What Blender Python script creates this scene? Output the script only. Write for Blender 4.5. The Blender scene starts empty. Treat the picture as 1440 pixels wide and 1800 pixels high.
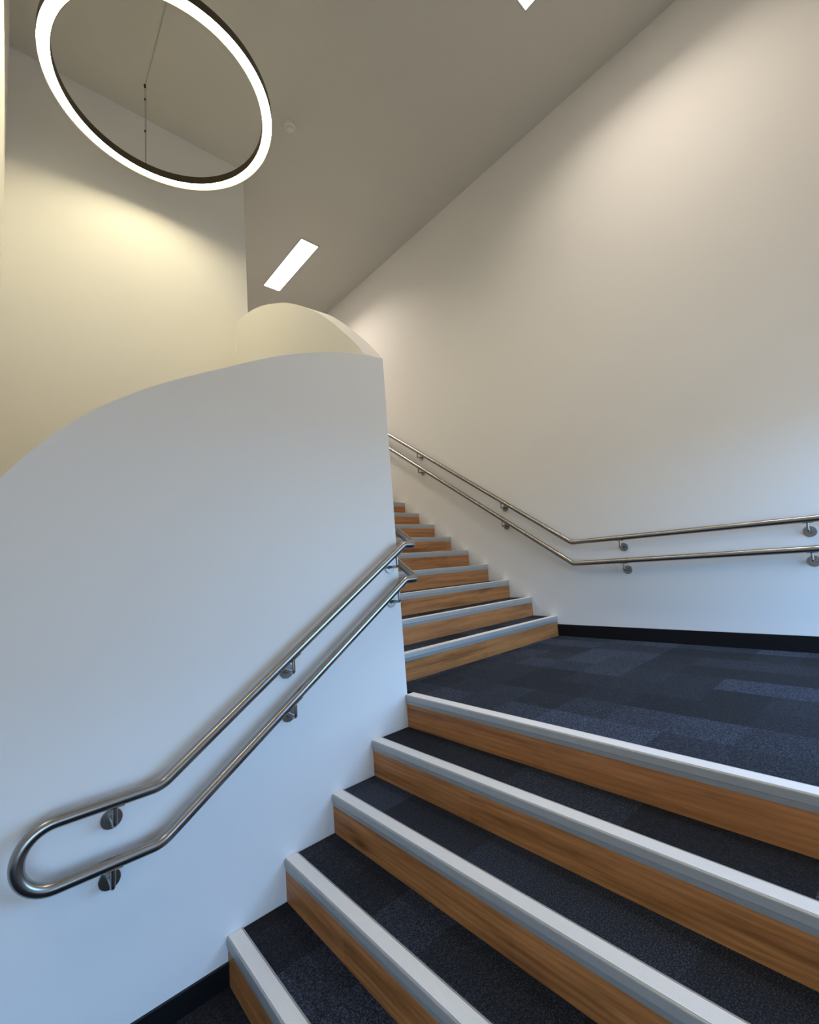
import bpy, bmesh, math
from mathutils import Vector, Matrix

# ------------------------------------------------------------------ camera
SC = bpy.context.scene
COL = SC.collection
YAW, PITCH, ROLL = math.radians(47.9193), math.radians(7.0237), math.radians(-4.4478)
Fv = Vector((math.cos(YAW)*math.cos(PITCH), math.sin(YAW)*math.cos(PITCH), math.sin(PITCH)))
Rv0 = Vector((math.sin(YAW), -math.cos(YAW), 0)); Uv0 = Rv0.cross(Fv)
Rv = math.cos(ROLL)*Rv0 + math.sin(ROLL)*Uv0
Uv = -math.sin(ROLL)*Rv0 + math.cos(ROLL)*Uv0
cam_d = bpy.data.cameras.new('camera'); cam = bpy.data.objects.new('camera', cam_d); COL.objects.link(cam)
M = Matrix((Rv, Uv, -Fv)).transposed().to_4x4(); M.translation = (-1.6824, -2.0184, 0.7151)
cam.matrix_world = M
cam_d.sensor_fit = 'HORIZONTAL'; cam_d.sensor_width = 36; cam_d.lens = 36*781.66/1440
cam_d.clip_start = 0.02
SC.camera = cam

# ------------------------------------------------------------------ look
SC.view_settings.view_transform = 'Standard'
SC.view_settings.look = 'None'
SC.view_settings.exposure = 0.0
SC.view_settings.gamma = 1.0
SC.view_settings.use_curve_mapping = False
SC.cycles.use_denoising = True
SC.cycles.max_bounces = 14
SC.cycles.diffuse_bounces = 8
SC.cycles.sample_clamp_indirect = 6

# ------------------------------------------------------------------ world: daylight outside the window
SKY = 12.0
w = bpy.data.worlds.new('world'); SC.world = w; w.use_nodes = True
nt = w.node_tree; nt.nodes.clear()
wo = nt.nodes.new('ShaderNodeOutputWorld'); bg = nt.nodes.new('ShaderNodeBackground')
tc = nt.nodes.new('ShaderNodeTexCoord'); sp = nt.nodes.new('ShaderNodeSeparateXYZ')
mr = nt.nodes.new('ShaderNodeMapRange'); mr.inputs[1].default_value = -1; mr.inputs[2].default_value = 1
rp = nt.nodes.new('ShaderNodeValToRGB')
els = rp.color_ramp.elements
els[0].position = 0.0; els[0].color = (0.15, 0.16, 0.17, 1)
els[1].position = 1.0; els[1].color = (0.30, 0.52, 0.95, 1)
for pos, c in ((0.485, (0.18, 0.21, 0.25, 1)), (0.505, (0.36, 0.63, 1.0, 1)), (0.65, (0.27, 0.53, 1.0, 1))):
    e = els.new(pos); e.color = c
nt.links.new(tc.outputs['Generated'], sp.inputs[0]); nt.links.new(sp.outputs['Z'], mr.inputs[0])
nt.links.new(mr.outputs[0], rp.inputs[0]); nt.links.new(rp.outputs[0], bg.inputs[0])
bg.inputs[1].default_value = SKY
nt.links.new(bg.outputs[0], wo.inputs[0])

RING_L, PANEL_L = 36.0, 6.0
PANEL_W, PANEL_SPREAD = 32.0, 135.0
RING_C, PANEL_C = (1.0, 0.88, 0.56), (1.0, 0.87, 0.73)

# ------------------------------------------------------------------ dimensions
R = 0.17; G = 0.2528; G2 = 0.2463
W = 2.0389                 # plane of the long wall beside the upper flight
YU = 0.2091                # first nosing of the upper flight
XE = 0.015                 # stair side face of the inner wall
TI = 0.1355                # thickness of the inner wall
ZC = 4.884; ZF = -5*R
YT = 1.994
YB = -2.80                 # window wall
N_UP = 12
WX0, WX1, WZ0, WZ1 = -.10, 1.92, 0.06, 1.60
VX0, VX1, VZ0, VZ1 = -3.0, -1.5, -.75, 0.45   # openings of the added windows

# ------------------------------------------------------------------ materials
def new_mat(name):
    m = bpy.data.materials.new(name); m.use_nodes = True
    return m, m.node_tree, m.node_tree.nodes['Principled BSDF']
def N(t, typ, **kw):
    n = t.nodes.new(typ)
    for k, v in kw.items(): setattr(n, k, v)
    return n
def mathn(t, op, a, b=None):
    n = N(t, 'ShaderNodeMath', operation=op)
    for i, v in enumerate((a, b)):
        if v is None: continue
        if isinstance(v, (int, float)): n.inputs[i].default_value = v
        else: t.links.new(v, n.inputs[i])
    return n.outputs[0]
def mapped(t, scale=(1, 1, 1), loc=(0, 0, 0)):
    c = N(t, 'ShaderNodeTexCoord'); m = N(t, 'ShaderNodeMapping')
    m.inputs['Scale'].default_value = scale; m.inputs['Location'].default_value = loc
    t.links.new(c.outputs['Object'], m.inputs[0]); return m.outputs[0]
def ramp(t, fac, stops):
    r = N(t, 'ShaderNodeValToRGB'); e = r.color_ramp.elements
    e[0].position, e[0].color = stops[0][0], (*stops[0][1], 1)
    e[1].position, e[1].color = stops[-1][0], (*stops[-1][1], 1)
    for p, c in stops[1:-1]:
        x = e.new(p); x.color = (*c, 1)
    t.links.new(fac, r.inputs[0]); return r.outputs[0]
def mix(t, fac, a, b, mode='MIX'):
    n = N(t, 'ShaderNodeMix', data_type='RGBA', blend_type=mode)
    for s, v in ((n.inputs[0], fac), (n.inputs[6], a), (n.inputs[7], b)):
        if isinstance(v, (int, float)): s.default_value = v
        elif isinstance(v, tuple): s.default_value = (*v, 1)
        else: t.links.new(v, s)
    return n.outputs[2]
def noise(t, vec, scale, detail=2, rough=.5):
    n = N(t, 'ShaderNodeTexNoise'); n.inputs['Scale'].default_value = scale
    n.inputs['Detail'].default_value = detail; n.inputs['Roughness'].default_value = rough
    t.links.new(vec, n.inputs['Vector']); return n.outputs['Fac']
def bump(t, b, h, strength, dist=.001):
    n = N(t, 'ShaderNodeBump'); n.inputs['Strength'].default_value = strength; n.inputs['Distance'].default_value = dist
    t.links.new(h, n.inputs['Height']); t.links.new(n.outputs[0], b.inputs['Normal'])

def paint(name, col, rough=.6):
    m, t, b = new_mat(name); v = mapped(t)
    b.inputs['Roughness'].default_value = rough
    b.inputs['Specular IOR Level'].default_value = .25
    c = mix(t, noise(t, v, 1.3, 3), tuple(x*.975 for x in col), col)
    t.links.new(c, b.inputs['Base Color'])
    bump(t, b, noise(t, v, 260, 3), .12, .0006)
    return m
WALL = paint('wall_paint', (.80, .79, .765))
CEIL = paint('ceiling_paint', (.62, .60, .55), .85)

def plain(name, col, rough=.5, metal=0.0, spec=.5):
    m, t, b = new_mat(name); v = mapped(t)
    c = mix(t, noise(t, v, 40, 2), tuple(x*.93 for x in col), col)
    t.links.new(c, b.inputs['Base Color'])
    b.inputs['Roughness'].default_value = rough; b.inputs['Metallic'].default_value = metal
    b.inputs['Specular IOR Level'].default_value = spec
    return m
BLACK = plain('black_vinyl', (.006, .006, .007), .45, spec=.3)
DARKM = plain('dark_bronze_metal', (.075, .060, .036), .5, .4)
WHITEP = plain('white_plastic', (.74, .74, .71), .4)
DARKG = plain('dark_gap', (.02, .02, .02), .7)
FRAMEM = plain('white_powder_coat', (.55, .55, .53), .4)
WINM = plain('window_aluminium', (.12, .12, .125), .4, .7)
CABLE = plain('grey_cable_sheath', (.46, .44, .40), .5)
WIREM = plain('steel_wire', (.10, .10, .095), .4, .8)

def steel():
    m, t, b = new_mat('brushed_stainless_steel')
    v = mapped(t, (4, 4, 4)); f = noise(t, v, 1.0, 2)
    c = mix(t, f, (.33, .32, .305), (.38, .37, .355)); t.links.new(c, b.inputs['Base Color'])
    b.inputs['Metallic'].default_value = 1
    b.inputs['Roughness'].default_value = .27
    b.inputs['Anisotropic'].default_value = .5
    return m
STEEL = steel()

def nosing_grey():
    m, t, b = new_mat('grey_anodised_aluminium'); v = mapped(t)
    c = mix(t, noise(t, v, 30, 3), (.38, .38, .36), (.45, .45, .43)); t.links.new(c, b.inputs['Base Color'])
    b.inputs['Roughness'].default_value = .42; b.inputs['Metallic'].default_value = .35
    return m
NOSE = nosing_grey()

def grip(name, axis):
    m, t, b = new_mat(name)
    c = N(t, 'ShaderNodeTexCoord'); s = N(t, 'ShaderNodeSeparateXYZ'); t.links.new(c.outputs['Object'], s.inputs[0])
    saw = mathn(t, 'PINGPONG', s.outputs[axis], .0028)
    k = mathn(t, 'DIVIDE', saw, .0028)
    fine = noise(t, c.outputs['Object'], 420, 2)
    col = ramp(t, k, [(0, (.60, .595, .57)), (.3, (.85, .84, .81)), (1, (.90, .89, .86))])
    col = mix(t, mathn(t, 'MULTIPLY', fine, .22), col, (.60, .59, .56))
    t.links.new(col, b.inputs['Base Color']); b.inputs['Roughness'].default_value = .8; b.inputs['Specular IOR Level'].default_value = .2
    bump(t, b, k, .5, .0012)
    return m
GRIPX = grip('ribbed_grip_lower', 0); GRIPY = grip('ribbed_grip_upper', 1)

def wood(name, axis):
    """oak laminate with the grain running along the riser (axis 1 = along Y, 0 = along X)"""
    m, t, b = new_mat(name)
    c = N(t, 'ShaderNodeTexCoord'); oi = N(t, 'ShaderNodeObjectInfo')
    off = N(t, 'ShaderNodeVectorMath', operation='MULTIPLY_ADD')
    cmb = N(t, 'ShaderNodeCombineXYZ')
    for i, kf in enumerate((3.1, 17.3, 5.7)): t.links.new(mathn(t, 'MULTIPLY', oi.outputs['Random'], kf), cmb.inputs[i])
    t.links.new(c.outputs['Object'], off.inputs[0]); off.inputs[1].default_value = (1, 1, 1); t.links.new(cmb.outputs[0], off.inputs[2])
    def mp(sc):
        mm = N(t, 'ShaderNodeMapping'); mm.inputs['Scale'].default_value = sc
        t.links.new(off.outputs[0], mm.inputs[0]); return mm.outputs[0]
    lo, hi = (1.1, 16.0)
    sc = (hi, lo, hi) if axis == 1 else (lo, hi, hi)
    big = noise(t, mp(sc), 1.6, 5, .62)
    sc2 = (170, 5, 170) if axis == 1 else (5, 170, 170)
    fine = noise(t, mp(sc2), 1.0, 3, .6)
    # cathedral figure
    wv = N(t, 'ShaderNodeTexWave', wave_type='RINGS', rings_direction='Y' if axis == 1 else 'X')
    wv.inputs['Scale'].default_value = 3.2; wv.inputs['Distortion'].default_value = 5.5
    wv.inputs['Detail'].default_value = 3; wv.inputs['Detail Scale'].default_value = 1.2
    t.links.new(mp((5, .5, 5) if axis == 1 else (.5, 5, 5)), wv.inputs['Vector'])
    base = ramp(t, big, [(.30, (.19, .062, .016)), (.44, (.40, .150, .040)), (.58, (.56, .225, .066)), (.74, (.40, .150, .040))])
    col = mix(t, mathn(t, 'MULTIPLY', wv.outputs['Fac'], .28), base, (.105, .045, .016))
    col = mix(t, mathn(t, 'MULTIPLY', mathn(t, 'SUBTRACT', fine, .35), .9), col, (.10, .045, .017))
    # knots
    vo = N(t, 'ShaderNodeTexVoronoi', feature='F1'); vo.inputs['Scale'].default_value = 1.0
    t.links.new(mp((6, 1.5, 6) if axis == 1 else (1.5, 6, 6)), vo.inputs['Vector'])
    kn = N(t, 'ShaderNodeMapRange'); kn.inputs[1].default_value = .03; kn.inputs[2].default_value = .16
    kn.inputs[3].default_value = .75; kn.inputs[4].default_value = 0; t.links.new(vo.outputs['Distance'], kn.inputs[0])
    col = mix(t, kn.outputs[0], col, (.055, .022, .009))
    # board tone changes where planks are butted
    s = N(t, 'ShaderNodeSeparateXYZ'); t.links.new(off.outputs[0], s.inputs[0])
    pl = mathn(t, 'FLOOR', mathn(t, 'DIVIDE', s.outputs[axis], 1.22))
    wn = N(t, 'ShaderNodeTexWhiteNoise', noise_dimensions='1D'); t.links.new(pl, wn.inputs['W'])
    col = mix(t, mathn(t, 'MULTIPLY', wn.outputs['Value'], .30), col, (.54, .225, .082))
    t.links.new(col, b.inputs['Base Color']); b.inputs['Roughness'].default_value = .42
    b.inputs['Specular IOR Level'].default_value = .35
    bump(t, b, fine, .25, .0005)
    return m
WOODY = wood('timber_laminate_lower', 1); WOODX = wood('timber_laminate_upper', 0)

def carpet():
    m, t, b = new_mat('charcoal_carpet_tile')
    c = N(t, 'ShaderNodeTexCoord'); s = N(t, 'ShaderNodeSeparateXYZ'); t.links.new(c.outputs['Object'], s.inputs[0])
    X, Y = s.outputs[0], s.outputs[1]
    def cell(x, px, ox): return mathn(t, 'FLOOR', mathn(t, 'DIVIDE', mathn(t, 'SUBTRACT', x, ox), px))
    iy = cell(Y, .475, -1.262); 
    def wn(a, b_, k):
        v = N(t, 'ShaderNodeCombineXYZ'); t.links.new(a, v.inputs[0]); t.links.new(b_, v.inputs[1]); v.inputs[2].default_value = k
        n = N(t, 'ShaderNodeTexWhiteNoise', noise_dimensions='3D'); t.links.new(v.outputs[0], n.inputs['Vector']); return n.outputs['Value']
    t1 = wn(cell(X, .2325, .244), iy, 3.0)
    ix2 = cell(X, .465, .244)
    # within a tile a block whose inner edge wanders, as random-lay planks do
    sh = wn(ix2, iy, 9.0)
    t2 = wn(cell(X, .2325, .244), cell(Y, .2375, -1.262), 5.0)
    tone = mathn(t, 'ADD', mathn(t, 'MULTIPLY', t1, .55), mathn(t, 'MULTIPLY', t2, .22))
    tone = mathn(t, 'ADD', tone, mathn(t, 'MULTIPLY', sh, .23))
    v = c.outputs['Object']
    sp1 = noise(t, v, 210, 4, .8); sp2 = noise(t, v, 45, 3, .6)
    col = ramp(t, tone, [(.25, (.0075, .0080, .0105)), (.5, (.0160, .0195, .0280)), (.78, (.033, .043, .067))])
    spk = ramp(t, sp1, [(.36, (.08, .08, .08)), (.5, (.70, .70, .70)), (.60, (3.8, 3.8, 3.8))])
    col = mix(t, 1.0, col, spk, 'MULTIPLY')
    col = mix(t, mathn(t, 'MULTIPLY', sp2, .25), col, (.030, .032, .037))
    t.links.new(col, b.inputs['Base Color']); b.inputs['Roughness'].default_value = 1
    b.inputs['Specular IOR Level'].default_value = .08
    b.inputs['Sheen Weight'].default_value = .05
    bump(t, b, sp1, .8, .004)
    return m
CARPET = carpet()

def emis(name, col, s):
    m = bpy.data.materials.new(name); m.use_nodes = True; t = m.node_tree; t.nodes.clear()
    o = t.nodes.new('ShaderNodeOutputMaterial'); e = t.nodes.new('ShaderNodeEmission')
    e.inputs[0].default_value = (*col, 1); e.inputs[1].default_value = s; t.links.new(e.outputs[0], o.inputs[0]); return m
RINGE = emis('ring_diffuser_lit', RING_C, RING_L)
PANELE = emis('panel_diffuser_lit', PANEL_C, PANEL_L)

def glass():
    m = bpy.data.materials.new('window_glass'); m.use_nodes = True; t = m.node_tree; t.nodes.clear()
    o = t.nodes.new('ShaderNodeOutputMaterial'); a = t.nodes.new('ShaderNodeBsdfTransparent'); g = t.nodes.new('ShaderNodeBsdfGlossy')
    a.inputs[0].default_value = (.94, .97, .97, 1); g.inputs['Roughness'].default_value = .02
    x = t.nodes.new('ShaderNodeMixShader'); x.inputs[0].default_value = .06
    t.links.new(a.outputs[0], x.inputs[1]); t.links.new(g.outputs[0], x.inputs[2]); t.links.new(x.outputs[0], o.inputs[0]); return m
GLASS = glass()

# ------------------------------------------------------------------ mesh helpers
def obj(name, bm, mat, parent=None, smooth=False):
    bmesh.ops.recalc_face_normals(bm, faces=bm.faces)
    me = bpy.data.meshes.new(name); bm.to_mesh(me); bm.free()
    me.materials.append(mat)
    if smooth:
        for p in me.polygons: p.use_smooth = True
        try: me.set_sharp_from_angle(angle=math.radians(40))
        except Exception: pass
    o = bpy.data.objects.new(name, me); COL.objects.link(o)
    if parent is not None: o.parent = parent; o.matrix_parent_inverse = Matrix.Translation(-parent.location)
    return o
def struct(name, bm, mat, label=None, smooth=False):
    o = obj(name, bm, mat, None, smooth); o['kind'] = 'structure'
    if label: o['label'] = label
    return o
def thing(name, label, cat, loc=(0, 0, 0), group=None):
    o = bpy.data.objects.new(name, None); COL.objects.link(o); o.location = loc
    o.empty_display_size = .1
    o['label'] = label; o['category'] = cat
    if group: o['group'] = group
    return o
def add_box(bm, x0, x1, y0, y1, z0, z1, bev=0):
    r = bmesh.ops.create_cube(bm, size=1)
    vs = r['verts']
    for v in vs:
        v.co = Vector(((x0+x1)/2+v.co.x*(x1-x0), (y0+y1)/2+v.co.y*(y1-y0), (z0+z1)/2+v.co.z*(z1-z0)))
    if bev:
        es = list({e for v in vs for e in v.link_edges})
        bmesh.ops.bevel(bm, geom=es, offset=bev, segments=2, affect='EDGES', profile=.6)
    return bm
def box(*a, **k): return add_box(bmesh.new(), *a, **k)
def prism(bm, pts, axis, a, b):
    """extrude the closed 2D outline pts along axis from a to b. axis 0: pts=(y,z); 1: (x,z); 2: (x,y)"""
    def mk(p, q):
        return Vector((q, p[0], p[1])) if axis == 0 else Vector((p[0], q, p[1])) if axis == 1 else Vector((p[0], p[1], q))
    A = [bm.verts.new(mk(p, a)) for p in pts]; B = [bm.verts.new(mk(p, b)) for p in pts]
    n = len(pts)
    bm.faces.new(A); bm.faces.new(B)
    for i in range(n): bm.faces.new((A[i], A[(i+1) % n], B[(i+1) % n], B[i]))
    return bm
def fillet(pts, rad, seg=8):
    pts = [Vector(p) for p in pts]; out = [pts[0]]
    for i in range(1, len(pts)-1):
        r = rad[i] if isinstance(rad, (list, tuple)) else rad
        p, a, b = pts[i], (pts[i-1]-pts[i]), (pts[i+1]-pts[i])
        la, lb = a.length, b.length; a.normalize(); b.normalize()
        ang = a.angle(b); t = min(r/math.tan(ang/2), la*.49, lb*.49); rr = t*math.tan(ang/2)
        c = p + (a+b).normalized()*(rr/math.sin(ang/2)); s, e = p+a*t-c, p+b*t-c
        th = s.angle(e); ax = s.cross(e).normalized()
        for k in range(seg+1): out.append(c + Matrix.Rotation(th*k/seg, 3, ax) @ s)
    out.append(pts[-1]); return out
def sweep(bm, pts, r, seg=20, closed=False, cap=True):
    pts = [Vector(p) for p in pts]; n = len(pts); rings = []
    tan = []
    for i in range(n):
        a = pts[i-1] if (i or closed) else pts[i]; b = pts[(i+1) % n] if (i < n-1 or closed) else pts[i]
        tan.append((b-a).normalized())
    up = Vector((0, 0, 1)) if abs(tan[0].z) < .9 else Vector((1, 0, 0))
    nrm = (up - tan[0]*up.dot(tan[0])).normalized()
    for i in range(n):
        nrm = (nrm - tan[i]*nrm.dot(tan[i])).normalized(); bn = tan[i].cross(nrm)
        rings.append([bm.verts.new(pts[i] + r*(math.cos(2*math.pi*k/seg)*nrm + math.sin(2*math.pi*k/seg)*bn)) for k in range(seg)])
    m = n if closed else n-1
    for i in range(m):
        A, B = rings[i], rings[(i+1) % n]
        for k in range(seg): bm.faces.new((A[k], A[(k+1) % seg], B[(k+1) % seg], B[k]))
    if cap and not closed: bm.faces.new(rings[0]); bm.faces.new(list(reversed(rings[-1])))
    return bm
def lathe(bm, prof, c, axis=Vector((0, 0, 1)), seg=32):
    """profile of (radius, height) turned about axis through c, ends closed"""
    axis = Vector(axis).normalized(); q = Vector((0, 0, 1)).rotation_difference(axis); rings = []
    for r, h in prof:
        rings.append([bm.verts.new(Vector(c) + q @ Vector((r*math.cos(2*math.pi*k/seg), r*math.sin(2*math.pi*k/seg), h))) for k in range(seg)])
    for A, B in zip(rings, rings[1:]):
        for k in range(seg): bm.faces.new((A[k], A[(k+1) % seg], B[(k+1) % seg], B[k]))
    bm.faces.new(rings[0]); bm.faces.new(list(reversed(rings[-1]))); return bm
def interp(pts, n):
    """Catmull-Rom through pts, n steps a span"""
    P = [Vector((*p, 0)) for p in pts]; P = [2*P[0]-P[1]] + P + [2*P[-1]-P[-2]]; out = []
    for i in range(1, len(P)-2):
        for k in range(n):
            t = k/n; a, b, c, d = P[i-1:i+3]
            v = .5*((2*b) + (c-a)*t + (2*a-5*b+4*c-d)*t*t + (3*b-a-3*c+d)*t**3); out.append((v.x, v.y))
    out.append((P[-2].x, P[-2].y)); return out

# ------------------------------------------------------------------ room shell
XL = -1.79
XB = -4.4
struct('floor', box(XB, -.99, YB, 0, ZF-.1, ZF), CARPET, 'dark carpet floor at the foot of the lower stairs')
struct('floor_landing', box(.066, W, YB, YU+.004, -.09, -.003), CARPET, 'landing floor of blue-grey carpet tiles between the two flights')
struct('floor_upper', box(XE, W, YU+(N_UP-1)*G2+.066, 8.0, N_UP*R-.12, N_UP*R-.003), CARPET, 'carpeted upper floor at the head of the stairs')
struct('ceiling', box(XB-.1, W+.12, YB-.12, 8.1, ZC, ZC+.12), CEIL, 'flat warm grey ceiling')
struct('wall_right', box(W, W+.12, YB-.12, 8.1, -1.2, ZC), WALL, 'long white wall beside the upper flight')
bm = bmesh.new(); add_box(bm, XL-.12, 0.0, YT, YT+.12, -1.2, ZC); add_box(bm, -.12, 0.0, YT+.12, 8.0, -1.2, ZC)
struct('wall_far', bm, WALL, 'tall cream lit wall behind the ring light')
struct('wall_left', box(XL-.12, XL, TI+.002, YT, -1.2, ZC), WALL, 'narrow strip of wall at the left edge')
struct('wall_end', box(0, W, 8.0, 8.1, -1.2, ZC), WALL)
struct('wall_back', box(XB-.1, XB, YB-.12, TI, -1.2, ZC), WALL)
struct('wall_lobby', box(XB, XL-.12, TI-.12, TI, -1.2, ZC), WALL)
bm = bmesh.new()
add_box(bm, XB, VX0, YB-.12, YB, -1.2, ZC); add_box(bm, VX1, WX0, YB-.12, YB, -1.2, ZC)
add_box(bm, VX0, VX1, YB-.12, YB, -1.2, VZ0); add_box(bm, VX0, VX1, YB-.12, YB, VZ1, ZC)
add_box(bm, WX1, W, YB-.12, YB, -1.2, ZC)
add_box(bm, WX0, WX1, YB-.12, YB, -1.2, WZ0); add_box(bm, WX0, WX1, YB-.12, YB, WZ1, ZC)
struct('wall_window', bm, WALL, 'wall holding the added windows behind the photographer')

struct('floor_base', box(XB-.1, W+.12, YB-.12, 8.1, -1.3, -1.2), DARKG)
# curved inner wall: lower-flight panel and upper-flight panel are one built wall
top1 = [(-2.17, ZF), (-2.155, -.3), (-2.11, .22), (-2.0, .62), (-1.87, .90), (-1.719, 1.122), (-1.57, 1.308), (-1.395, 1.459), (-1.188, 1.590), (-.943, 1.716),
        (-.85, 1.764), (-.649, 1.856), (-.444, 1.928), (-.292, 1.969), (-.1205, 2.003)]
top1 = interp(top1, 5)
bm = bmesh.new()
prism(bm, [(x, z) for x, z in top1] + [(-.1205, -1.1), (-2.17, -1.1)], 1, 0.0, TI)
ins = interp([(0, 2.005), (.089, 2.116), (.234, 2.271), (.394, 2.429), (.572, 2.583), (.813, 2.752), (1.041, 2.885), (1.41, 3.05), (1.729, 3.141), (YT, 3.172)], 6)
outs = interp([(0, 2.014), (.119, 2.158), (.294, 2.341), (.422, 2.464), (.561, 2.583), (.795, 2.746), (1.041, 2.889), (1.41, 3.052), (1.729, 3.143), (YT, 3.174)], 6)
def zat(L, y):
    for (a, za), (b, zb) in zip(L, L[1:]):
        if a <= y <= b: return za+(zb-za)*(y-a)/(b-a)
    return L[-1][1]
ys = sorted({round(p[0], 5) for p in ins})
xi, xo = -.1205, XE
cols = []
for y in ys:
    cols.append([bm.verts.new(p) for p in ((xi, y, -1.1), (xi, y, zat(ins, y)), (xo, y, zat(outs, y)), (xo, y, -1.1))])
for a, b in zip(cols, cols[1:]):
    for i in range(3): bm.faces.new((a[i], a[i+1], b[i+1], b[i]))
bm.faces.new(cols[0]); bm.faces.new(cols[-1])
wi = struct('wall_inner', bm, WALL, 'curved-top white wall between the two flights')

# baseboards
bh = .1
struct('baseboard_right', box(W-.012, W, YB, YU-.002, -.003, .0978), BLACK, 'black skirting along the landing wall')
struct('baseboard_left', box(-2.168, -1.004, -.012, 0, ZF, -.7695), BLACK, 'black skirting at the foot of the inner wall')

# unseen windows, added behind the camera to let daylight in
def window(name, x0, x1, z0, z1, label):
    wf = bmesh.new(); xm = (x0+x1)/2
    for a in ((x0, x0+.06, z0, z1), (x1-.06, x1, z0, z1), (x0+.06, x1-.06, z0, z0+.06), (x0+.06, x1-.06, z1-.06, z1), (xm-.03, xm+.03, z0+.06, z1-.06)):
        add_box(wf, a[0], a[1], YB-.09, YB-.03, a[2], a[3])
    win = struct(name, wf, WINM, label)
    obj('glass_pane', box(x0+.06, x1-.06, YB-.064, YB-.058, z0+.06, z1-.06), GLASS, win)
    pd = bpy.data.lights.new('window_daylight', 'AREA'); pd.shape = 'RECTANGLE'; pd.size = x1-x0; pd.size_y = z1-z0
    pd.cycles.is_portal = True
    po = bpy.data.objects.new('window_daylight', pd); COL.objects.link(po)
    po.location = (xm, YB-.11, (z0+z1)/2); po.rotation_euler = (math.radians(90), 0, 0)   # faces +Y, into the room
window('unseen_window_1', WX0, WX1, WZ0, WZ1, 'unseen aluminium framed window added for daylight at the end of the landing')  # added out of view to bring blue daylight across the landing
window('unseen_window_2', VX0, VX1, VZ0, VZ1, 'unseen aluminium framed window added for daylight beside the lower floor')  # added out of view for blue light low on the inner wall

# ------------------------------------------------------------------ stairs
NB, NH, NI = .066, .050, .0045     # nosing depth, drop, riser recess
def nose_bm(kind, u0, a, b, z):
    """aluminium extrusion. kind 1: runs along Y, u along X. kind 0: runs along X, u along Y"""
    out = [(NB, -.001), (NB-.0045, .0004), (NB-.0065, .0004), (NB-.0075, -.0015), (.0068, -.0015), (.0052, .0002), (.0028, -.0004),
           (.0006, -.0026), (0, -.006), (-.0012, -.028), (.0005, -.0305), (.0035, -.049), (.005, -.050), (.012, -.050), (.012, -.012), (NB, -.012)]
    bm = bmesh.new(); prism(bm, [(u0+u, z+h) for u, h in out], 1 if kind == 1 else 0, a, b); return bm
def grip_bm(kind, u0, a, b, z):
    bm = bmesh.new(); prism(bm, [(u0+.0070, z-.0014), (u0+.0074, z+.0009), (u0+NB-.0078, z+.0009), (u0+NB-.0076, z-.0014)], 1 if kind == 1 else 0, a, b); return bm

low = thing('staircase', 'wide lower staircase of five timber risers rising to the landing', 'staircase', (-.5, -1.7, ZF))
y0, y1 = YB+.002, -.002
for i in range(5):
    u = -i*G; z = -i*R
    obj('riser', box(u+NI, u+NI+.018, y0, y1, z-R-.02, z-.0305), WOODY, low)
    n = obj('nosing', nose_bm(1, u, y0, y1 + .0005, z), NOSE, low)
    obj('grip_strip', grip_bm(1, u, y0, y1, z), GRIPX, n)
    if i: obj('tread', box(u+NB, u+G+NI, y0, y1, z-.03, z-.003), CARPET, low)
up = thing('staircase', 'narrower upper staircase climbing left along the long white wall', 'staircase', (1.0, YU, 0))
x0, x1 = XE+.001, W-.001
for j in range(1, N_UP+1):
    v = YU+(j-1)*G2; z = j*R
    obj('riser', box(x0, x1, v+NI, v+NI+.018, z-R-.02, z-.0305), WOODX, up)
    n = obj('nosing', nose_bm(0, v, x0, x1, z), NOSE, up)
    obj('grip_strip', grip_bm(0, v, x0, x1, z), GRIPY, n)
    if j < N_UP: obj('tread', box(x0, x1, v+NB, v+G2+NI, z-.03, z-.003), CARPET, up)

# ------------------------------------------------------------------ handrails
RT = .0208                  # tube radius
def bracket(parent, base, out, rail, slope_dir):
    """wall disc at base (on the wall, normal out), rod out and up to the underside of the rail centre"""
    base = Vector(base); out = Vector(out); rail = Vector(rail)
    b = obj('bracket', sweep(bmesh.new(), fillet([base+out*.004, base+out*((rail-base).dot(out)), rail+Vector((0, 0, -RT-.001))], .012, 6), .0078, 14), STEEL, parent, True)
    obj('wall_plate', lathe(bmesh.new(), [(.0335, 0), (.0335, .0055), (.0325, .0065), (.0125, .0068), (.0115, .011)], base+out*.0005, out, 36), STEEL, b, True)
    # saddle plate that follows the rail
    d = Vector(slope_dir).normalized(); s = out.cross(d).normalized()
    bm = bmesh.new(); c = rail
    ringsA = []
    n_ = d.cross(out).normalized()
    if n_.z > 0: n_ = -n_
    side = d.cross(n_).normalized()
    for k in range(9):
        a = math.radians(-52+13*k); e = n_*math.cos(a)+side*math.sin(a)
        ringsA.append([bm.verts.new(c+e*q+d*h) for q, h in ((RT+.0002, -.026), (RT+.0034, -.026), (RT+.0034, .026), (RT+.0002, .026))])
    for A, B in zip(ringsA, ringsA[1:]):
        for k in range(4): bm.faces.new((A[k], A[(k+1) % 4], B[(k+1) % 4], B[k]))
    bm.faces.new(ringsA[0]); bm.faces.new(ringsA[-1])
    obj('saddle', bm, STEEL, b, True)

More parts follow.
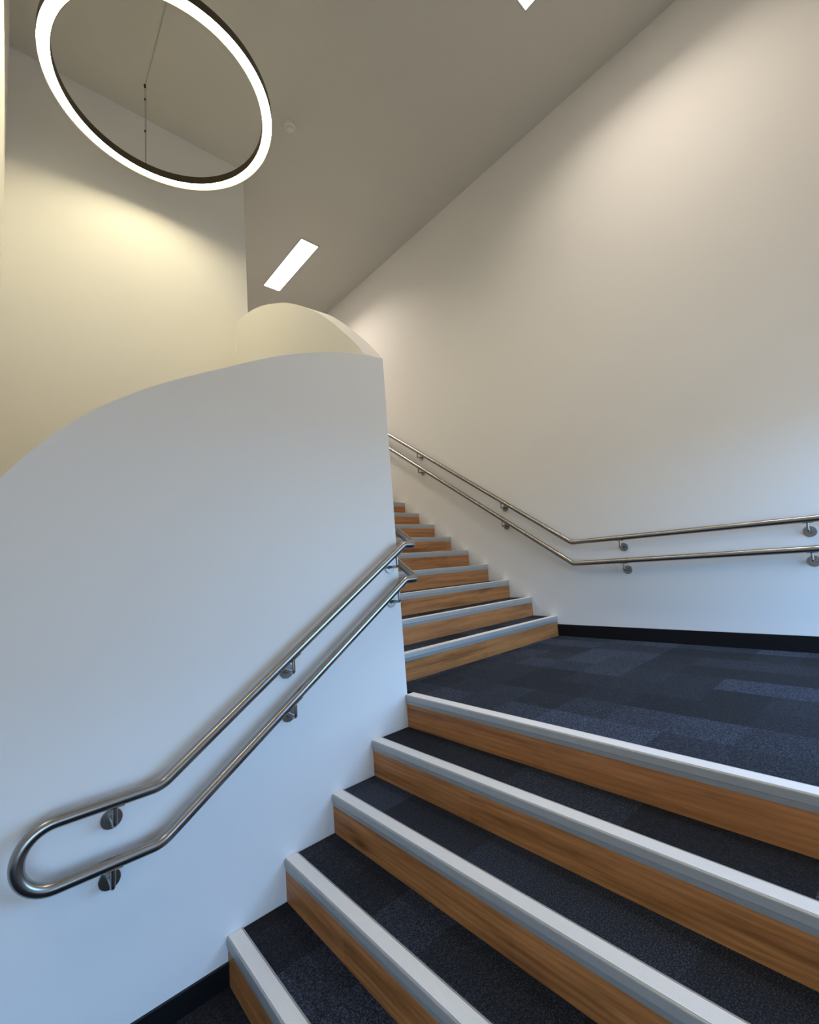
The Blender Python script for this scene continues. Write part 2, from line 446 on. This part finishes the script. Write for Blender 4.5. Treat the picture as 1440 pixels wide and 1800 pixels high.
XR = W-.075
SU = R/G2
def right_rail(z, yb, label, brs):
    t = thing('handrail', label, 'handrail', (XR, yb, z))
    ye = YU+(N_UP-1)*G2-.02; ze = z+(ye-yb)*SU
    obj('rail_tube', sweep(bmesh.new(), fillet([(XR, YB+.25, z), (XR, yb, z), (XR, ye, ze), (XR, ye+.45, ze)], .07, 8), RT, 24), STEEL, t, True)
    for y in brs:
        zz = z + max(0, y-yb)*SU
        bracket(t, (W, y, zz-.076), (-1, 0, 0), (XR, y-.004, zz), (0, 1, 0) if y < yb else (0, 1, SU))
right_rail(.818, -.055, 'upper of the two steel handrails on the long right-hand wall', [-1.61, -.465, .650, 1.803, 2.75])
right_rail(.634, -.050, 'lower of the two steel handrails on the long right-hand wall', [-1.605, -.474, .656, 1.803, 2.75])

YL = -.075; XC = XE+.068
t = thing('handrail', 'looped double steel handrail on the curved blue-white inner wall', 'handrail', (-1.25, YL, -.1))
SL = (.845+.005)/(.009+1.253)
yk = 1.9
pts = [(-1.5525, YL, -.005), (-1.253, YL, -.005), (.004, YL, .845), (XC, YL, .845), (XC, yk, .845+(yk-YL)*SU)]
up_path = fillet(pts, [0, .10, .05, .022, 0], 8)
pts = [(-1.5525, YL, -.200), (-1.253, YL, -.200), (-.002, YL, .645), (XC, YL, .645), (XC, yk, .645+(yk-YL)*SU)]
lo_path = fillet(pts, [0, .10, .05, .022, 0], 8)
rl = .0975
loop = [Vector((-1.5525-rl*math.sin(math.pi*k/20), YL, -.1025+rl*math.cos(math.pi*k/20))) for k in range(1, 20)]
full = list(reversed(up_path)) + loop + lo_path
obj('rail_tube', sweep(bmesh.new(), full, RT, 24), STEEL, t, True)
for x, zr in ((-1.396, -.005), (-.711, -.005+(1.253-.711)*SL), (-.052, -.005+(1.253-.052)*SL)):
    bracket(t, (x, 0, zr-.0815), (0, -1, 0), (x, YL, zr), (1, 0, 0) if x < -1.3 else (1, 0, SL))
SL2 = (.645+.2)/(-.002+1.253)
for x, zr in ((-1.401, -.2), (-.711, -.2+(1.253-.711)*SL2), (-.055, -.2+(1.253-.055)*SL2)):
    bracket(t, (x, 0, zr-.0815), (0, -1, 0), (x, YL, zr), (1, 0, 0) if x < -1.3 else (1, 0, SL2))
for y in (.10, 1.2):
    for z in (.845, .645):
        zz = z+(y-YL)*SU
        bracket(t, (XE, y, zz-.076), (1, 0, 0), (XC, y, zz), (0, 1, SU))

# ------------------------------------------------------------------ ceiling panel lights
def panel(label, yy0, yy1, xa=.925, xb=1.162, pw=1.0):
    t = thing('ceiling_light', label, 'ceiling light', ((xa+xb)/2, (yy0+yy1)/2, ZC), 'recessed panel lights in the ceiling')
    f = .012; bm = bmesh.new()
    for a in ((xa-f, xa, yy0-f, yy1+f), (xb, xb+f, yy0-f, yy1+f), (xa, xb, yy0-f, yy0), (xa, xb, yy1, yy1+f)):
        add_box(bm, a[0], a[1], a[2], a[3], ZC-.007, ZC-.0005)
    obj('frame', bm, FRAMEM, t)
    obj('diffuser', box(xa, xb, yy0, yy1, ZC-.004, ZC-.001), PANELE, t)
    ld = bpy.data.lights.new('panel_lamp', 'AREA'); ld.shape = 'RECTANGLE'; ld.size = xb-xa-.01; ld.size_y = yy1-yy0-.01
    ld.energy = PANEL_W*pw; ld.color = PANEL_C; ld.spread = math.radians(PANEL_SPREAD)      # low-glare optic: most of the light goes down
    lo = bpy.data.objects.new('panel_lamp', ld); COL.objects.link(lo); lo.parent = t; lo.location = (0, 0, -.0045)
panel('white rectangular panel light in the ceiling above the curved wall', 2.484, 3.606, pw=.85)
panel('panel light cut off by the top edge of the photo', -1.763, -.641, pw=.72)

panel('added fill panel light in the lobby ceiling, out of the picture', -2.2, -1.08, -3.45, -3.213, .5)  # unseen panel, added to send warm light onto the lower risers
panel('added fill panel light over the upper floor, hidden behind the tall wall', 5.6, 6.72)  # unseen panel, added as fill light upstairs

# ------------------------------------------------------------------ ring pendant
RC = Vector((-.945, 1.010)); RO, RI = .706, .642; RZ0, RZ1 = 4.058, 4.120
t = thing('ring_pendant_light', 'large glowing ring pendant hung on thin wires below the ceiling', 'pendant light', (RC.x, RC.y, RZ0))
def ring(prof, seg=128):
    bm = bmesh.new(); rr = []
    for k in range(seg):
        a = 2*math.pi*k/seg
        rr.append([bm.verts.new((RC.x+r*math.cos(a), RC.y+r*math.sin(a), z)) for r, z in prof])
    m = len(prof)
    for k in range(seg):
        A, B = rr[k], rr[(k+1) % seg]
        for i in range(m): bm.faces.new((A[i], A[(i+1) % m], B[(i+1) % m], B[i]))
    return bm
obj('housing', ring([(RO+.003, RZ0), (RO+.003, RZ1), (RI-.003, RZ1), (RI-.003, RZ0), (RI, RZ0), (RI, RZ0+.02), (RO, RZ0+.02), (RO, RZ0)]), DARKM, t, True)
obj('diffuser', ring([(RO-.0003, RZ0+.013), (RO-.0003, RZ0+.019), (RI+.0003, RZ0+.019), (RI+.0003, RZ0+.013)]), RINGE, t, True)
for a in (90, 210, 262):
    rm = (RO+RI)/2; x = RC.x+rm*math.cos(math.radians(a)); y = RC.y+rm*math.sin(math.radians(a))
    wv = obj('suspension_wire', sweep(bmesh.new(), [(x, y, RZ1-.001), (x, y, ZC-.002)], .0013, 8), WIREM, t)
    obj('gripper', lathe(bmesh.new(), [(.004, 0), (.006, .004), (.006, .022), (.003, .028)], (x, y, RZ1-.0005), seg=12), WIREM, wv, True)
    obj('gripper', lathe(bmesh.new(), [(.002, 0), (.0055, .004), (.0055, .020), (.002, .024)], (x, y, 4.435), seg=12), DARKG, wv, True)
    obj('gripper', lathe(bmesh.new(), [(.002, 0), (.0055, .004), (.0055, .020), (.002, .024)], (x, y, 4.735), seg=12), DARKG, wv, True)
    obj('gripper', lathe(bmesh.new(), [(.003, 0), (.0075, .006), (.009, .03)], (x, y, ZC-.031), seg=12), DARKG, wv, True)
ry = RC.y+(RO+RI)/2
pc = fillet([(-.940, ry, RZ1), (-.937, ry+.004, 4.44), (-.934, ry+.004, 4.74), (-.940, ry, ZC-.010), (-.943, ry-.03, ZC-.0045), (-.945, .32, ZC-.0045)], .012, 5)
obj('power_cable', sweep(bmesh.new(), pc, .0024, 8), CABLE, t, True)
obj('ceiling_canopy', lathe(bmesh.new(), [(.05, 0), (.06, .006), (.06, .03)], (-.945, .29, ZC-.031)), FRAMEM, t, True)

# ------------------------------------------------------------------ smoke detector
sx, sy = .155, 1.262
t = thing('smoke_detector', 'small round white smoke detector on the ceiling beside the ring light', 'smoke detector', (sx, sy, ZC))
obj('base', lathe(bmesh.new(), [(.040, -.036), (.050, -.032), (.055, -.020), (.055, -.004), (.051, -.0038), (.051, -.001)], (sx, sy, ZC), seg=40), WHITEP, t, True)
obj('vent_gap', lathe(bmesh.new(), [(.0265, -.0425), (.0265, -.035)], (sx, sy, ZC), seg=32), DARKG, t, True)
obj('sensor_head', lathe(bmesh.new(), [(.014, -.060), (.027, -.057), (.032, -.050), (.032, -.0425)], (sx, sy, ZC), seg=32), WHITEP, t, True)
